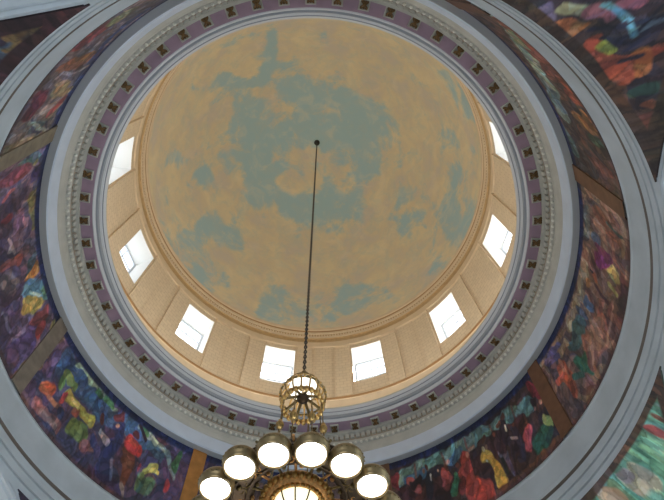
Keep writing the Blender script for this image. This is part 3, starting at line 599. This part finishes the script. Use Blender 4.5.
# crown cage
def Zs(z): return zc_ + z
mb = MB(); mb.lathe([(.02, Zs(1.20)), (.05, Zs(1.16)), (.07, Zs(1.05)), (.13, Zs(.98)), (.09, Zs(.90)), (.16, Zs(.80)), (.24, Zs(.76)), (.26, Zs(.70)), (.20, Zs(.66))], 20, sharp=False)
part(mb, 'crown_finial', M['brass'])
cg = MB()
prof = [(.20, .70), (.30, .58), (.42, .42), (.52, .22), (.585, 0), (.57, -.20), (.50, -.36)]
for r, z, t in ((.585, 0, .030), (.30, .58, .025), (.50, -.36, .035), (.44, .38, .018)):
    cg.tube([(r*math.cos(2*PI*i/40), r*math.sin(2*PI*i/40), Zs(z)) for i in range(40)], t, 6, closed=True)
crown = part(cg, 'crown_cage', M['brass'])
for i in range(16):
    rb = MB(); a = 2*PI*i/16
    rb.tube([(r*math.cos(a), r*math.sin(a), Zs(z)) for r, z in prof], .022, 6)
    part(rb, 'rib', M['goldleaf'], crown)
for i in range(8):
    sp = MB(); a = 2*PI*(i + .5)/8
    sp.tube([(.12*math.cos(a), .12*math.sin(a), Zs(-.10)), (.28*math.cos(a), .28*math.sin(a), Zs(-.20)), (.50*math.cos(a), .50*math.sin(a), Zs(-.36))], [.045, .035, .05], 6)
    part(sp, 'spoke', M['brass'], crown)
lf = MB()
for i in range(24):
    a = 2*PI*i/24
    lf.ball((.51*math.cos(a), .51*math.sin(a), Zs(-.42)), .07, 6, 5, 0, (1, 1, 1.5)); lf.ball((.60*math.cos(a + .13), .60*math.sin(a + .13), Zs(.0)), .035, 6, 4, 0, (1, 1, 1.6))
part(lf, 'leaf_fringe', M['goldleaf'], crown)
bs = MB(); bs.lathe([(.001, Zs(-.24)), (.07, Zs(-.23)), (.14, Zs(-.18)), (.16, Zs(-.10)), (.08, Zs(-.02)), (.04, Zs(.1)), (.04, Zs(.6))], 16, sharp=False)
part(bs, 'boss', M['bronze'], crown)
gl = MB(); gl.lathe([(.10, Zs(.62)), (.27, Zs(.56)), (.36, Zs(.40)), (.37, Zs(.28)), (.10, Zs(.26))], 24, sharp=False)
part(gl, 'crown_glow_collar', M['glow'], crown)  # glowing collar added to imitate light showing through the cage
# suspension rods with gilt brackets
for i in range(8):
    a = 2*PI*(i + .5)/8 + .15; rd = MB()
    p0_ = Vector((.50*math.cos(a), .50*math.sin(a), Zs(-.36))); p1_ = Vector((.64*math.cos(a), .64*math.sin(a), H(.366)))
    rd.tube([p0_, p1_], .017, 6); r_ = part(rd, 'suspension_rod', M['brass'])
    t = (p0_.z - H(.450))/(p0_.z - p1_.z); q = p0_.lerp(p1_, t)
    k = MB(); k.lathe([(.01, .16), (.05, .12), (.03, .07), (.085, .02), (.10, -.05), (.05, -.10), (.075, -.15), (.01, -.2)], 10, c=tuple(q), sharp=False)
    part(k, 'rod_ornament', M['goldleaf'], r_)
# tray, bowl and ribs
zt_ = H(.366)
tr = MB(); tr.lathe([(.44, zt_ - .10), (.48, zt_ - .16), (.54, zt_ - .12), (.60, zt_ - .15), (.67, zt_ - .08), (.72, zt_ + .0), (.68, zt_ + .08), (.44, zt_ + .10), (.44, zt_ - .10)], 48, sharp=False)
tray = part(tr, 'tray', M['copper'])
lf = MB()
for i in range(32):
    a = 2*PI*i/32
    lf.ball((.70*math.cos(a), .70*math.sin(a), zt_ - .05), .065, 7, 5, 0, (1, 1, 1.3)); lf.ball((.53*math.cos(a + .1), .53*math.sin(a + .1), zt_ - .15), .05, 7, 5)
part(lf, 'leaf_border', M['goldleaf'], tray)
bw = MB(); bw.lathe([(.46*math.cos(t), zt_ - .08 - .36*math.sin(t)) for t in [PI/2*i/12 for i in range(13)]], 36, sharp=False)
bowl = part(bw, 'glass_bowl', M['bowl'])
for i in range(10):
    a = 2*PI*(i + .5)/10; rb = MB(); rb.tube([((.472*math.cos(t))*math.cos(a), (.472*math.cos(t))*math.sin(a), zt_ - .08 - .372*math.sin(t)) for t in [PI/2*j/8 for j in range(9)]], .016, 5)
    part(rb, 'bowl_rib', M['bronze'], bowl)
# openwork ring carrying the lamps
RL = .0690*S; NL = 16
rg = MB()
for r, z, t in ((1.02, zl + .62, .03), (1.60, zl + .42, .045), (1.46, zl + .44, .035), (1.30, zl + .50, .03)):
    rg.tube([(r*math.cos(2*PI*i/72), r*math.sin(2*PI*i/72), z) for i in range(72)], t, 6, closed=True)
ring = part(rg, 'lamp_ring', M['bronze'])
for i in range(NL):
    a = 2*PI*i/NL + math.radians(12.97 + 11.25); sc = MB()
    def pl(r, s, z): return (r*math.cos(a) - s*math.sin(a), r*math.sin(a) + s*math.cos(a), z)
    sc.tube([pl(.70, 0, zt_), pl(1.0, 0, zl + .66), pl(1.35, 0, zl + .55), pl(1.80, 0, zl + .42)], .028, 6)
    for s in (-1, 1):
        cur = []
        for q in range(15):
            t = q/14; an = 2.6*PI*t; rr = .15*(1 - .75*t); cur.append(pl(1.42 - rr*math.cos(an), s*(.15 - rr*math.sin(an)*.9), zl + .50))
        sc.tube(cur, .018, 5)
        cur = []
        for q in range(12):
            t = q/11; an = 2.2*PI*t; rr = .10*(1 - .7*t); cur.append(pl(1.12 - rr*math.cos(an), s*(.10 - rr*math.sin(an)), zl + .60))
        sc.tube(cur, .016, 5)
    sc.ball(pl(1.20, 0, zl + .56), .06, 6, 5); sc.ball(pl(1.62, .27, zl + .44), .07, 6, 5); sc.ball(pl(.88, .12, zl + .66), .05, 6, 5)
    part(sc, 'scroll_arm', M['copper'] if i % 2 else M['brass'], ring)
hp = [(.270, .02), (.282, -.02), (.300, -.015), (.308, .03), (.318, .08), (.335, .11), (.338, .16), (.325, .21), (.29, .27), (.21, .33), (.11, .36), (.05, .40), (.001, .42)]
hm = MB(); hm.lathe(hp, 32, sharp=False)
pb = MB()
pb.lathe([(.86, zl + .72), (.98, zl + .62), (1.30, zl + .56), (1.55, zl + .49), (1.66, zl + .44), (1.64, zl + .52), (1.30, zl + .62), (.98, zl + .70), (.86, zl + .80)], 72, sharp=False)
part(pb, 'fretwork_plate', M['bronze'], ring)
lm = MB(); lm.lathe([(.001, -.035), (.12, -.028), (.21, -.01), (.272, .02), (.20, .05), (.001, .06)], 32, sharp=False)
cm = MB()
for i in range(24):
    t = 2*PI*i/24; cm.ball((.338*math.cos(t), .338*math.sin(t), .135), .018, 5, 4)
h0 = hm.build('lamp', M['housing'], CH); l0 = lm.build('lens', M['lens'], h0); e0 = cm.build('bead_band', M['brass'], h0)
for i in range(NL):
    if i == 0: h = h0
    else:
        h = h0.copy(); COL.objects.link(h); h.parent = CH
        for q in (l0, e0): c = q.copy(); COL.objects.link(c); c.parent = h
    a = 2*PI*i/NL + math.radians(12.97)
    h.location = (RL*math.cos(a), RL*math.sin(a), 0); h.rotation_euler = (0, 0, a)

# ================================================================== LIGHT
W = bpy.data.worlds.new('World'); SC.world = W; W.use_nodes = True
bg = W.node_tree.nodes['Background']; bg.inputs[0].default_value = (.86, .93, 1.0, 1); bg.inputs[1].default_value = 2.8
sun = bpy.data.lights.new('sun', 'SUN'); sun.energy = 34; sun.angle = math.radians(.6); sun.color = (1, .93, .80)
so = bpy.data.objects.new('sun', sun); COL.objects.link(so)
sa, se = math.radians(65), math.radians(58)
so.rotation_euler = Vector((math.cos(sa)*math.cos(se), math.sin(sa)*math.cos(se), math.sin(se))).to_track_quat('Z', 'Y').to_euler()
so.location = (0, 0, 60)
# daylight standing in the drum windows and in the tall windows of the four arms
def area(name, loc, tgt, sx, sy, e, col):
    l = bpy.data.lights.new(name, 'AREA'); l.shape = 'RECTANGLE'; l.size = sx; l.size_y = sy; l.energy = e; l.color = col
    o = bpy.data.objects.new(name, l); COL.objects.link(o); o.location = loc
    o.rotation_euler = (Vector(tgt) - Vector(loc)).to_track_quat('-Z', 'Y').to_euler(); return o
for w in WA:
    a = math.radians(w); r = RO + .12; zm = (z0 + z1)/2
    o = area('daylight_portal', (r*math.cos(a), r*math.sin(a), zm), (0, 0, zm), 2.3, 4.2, 1, (1, 1, 1)); o.data.cycles.is_portal = True
# warm fill lights added out of sight behind the cornice lip, brightening drum and dome
for k in range(24):
    a = math.radians(15*k + 7.5); r = .3905*S
    o = area('dome_fill', (r*math.cos(a), r*math.sin(a), H(1.0255)), (-r*.5*math.cos(a), -r*.5*math.sin(a), H(1.95)), 2.4, .5, 46, (1, .92, .80))
for c, e in ((0, 1300), (90, 160), (180, 60), (270, 160)):
    x, y = rotv(MM + .03*S + 8.6, 0, ROT + c)
    area('arm_daylight', (x, y, 8.5), (0, 0, 8.5 + (7 if c == 0 else 0)), 11, 10, e, (.58, .80, 1.0))
SC.view_settings.view_transform = 'Standard'; SC.view_settings.look = 'None'; SC.view_settings.gamma = 1; SC.view_settings.exposure = 0
try: SC.view_settings.use_curve_mapping = False
except Exception: pass
SC.cycles.use_denoising = True; SC.cycles.max_bounces = 10; SC.cycles.diffuse_bounces = 6; SC.cycles.caustics_reflective = False; SC.cycles.caustics_refractive = False
SC.cycles.sample_clamp_indirect = 6

# ================================================================== CAMERA
cam = bpy.data.cameras.new('camera'); co = bpy.data.objects.new('camera', cam); COL.objects.link(co)
pitch, roll = 1.2184541630971923, -0.04331078011628983
F = Vector((0, math.cos(pitch), math.sin(pitch))); U = Vector((0, -math.sin(pitch), math.cos(pitch))); X = Vector((1, 0, 0))
c, s = math.cos(roll), math.sin(roll)
cx = c*X + s*U; cy = -s*X + c*U
m3 = Matrix((cx, cy, -F)).transposed()
co.matrix_world = Matrix.Translation((0.03476274*S, -0.34799219*S, Z0)) @ m3.to_4x4()
cam.sensor_width = 36; cam.lens = 36*579/664; cam.clip_end = 300
SC.camera = co
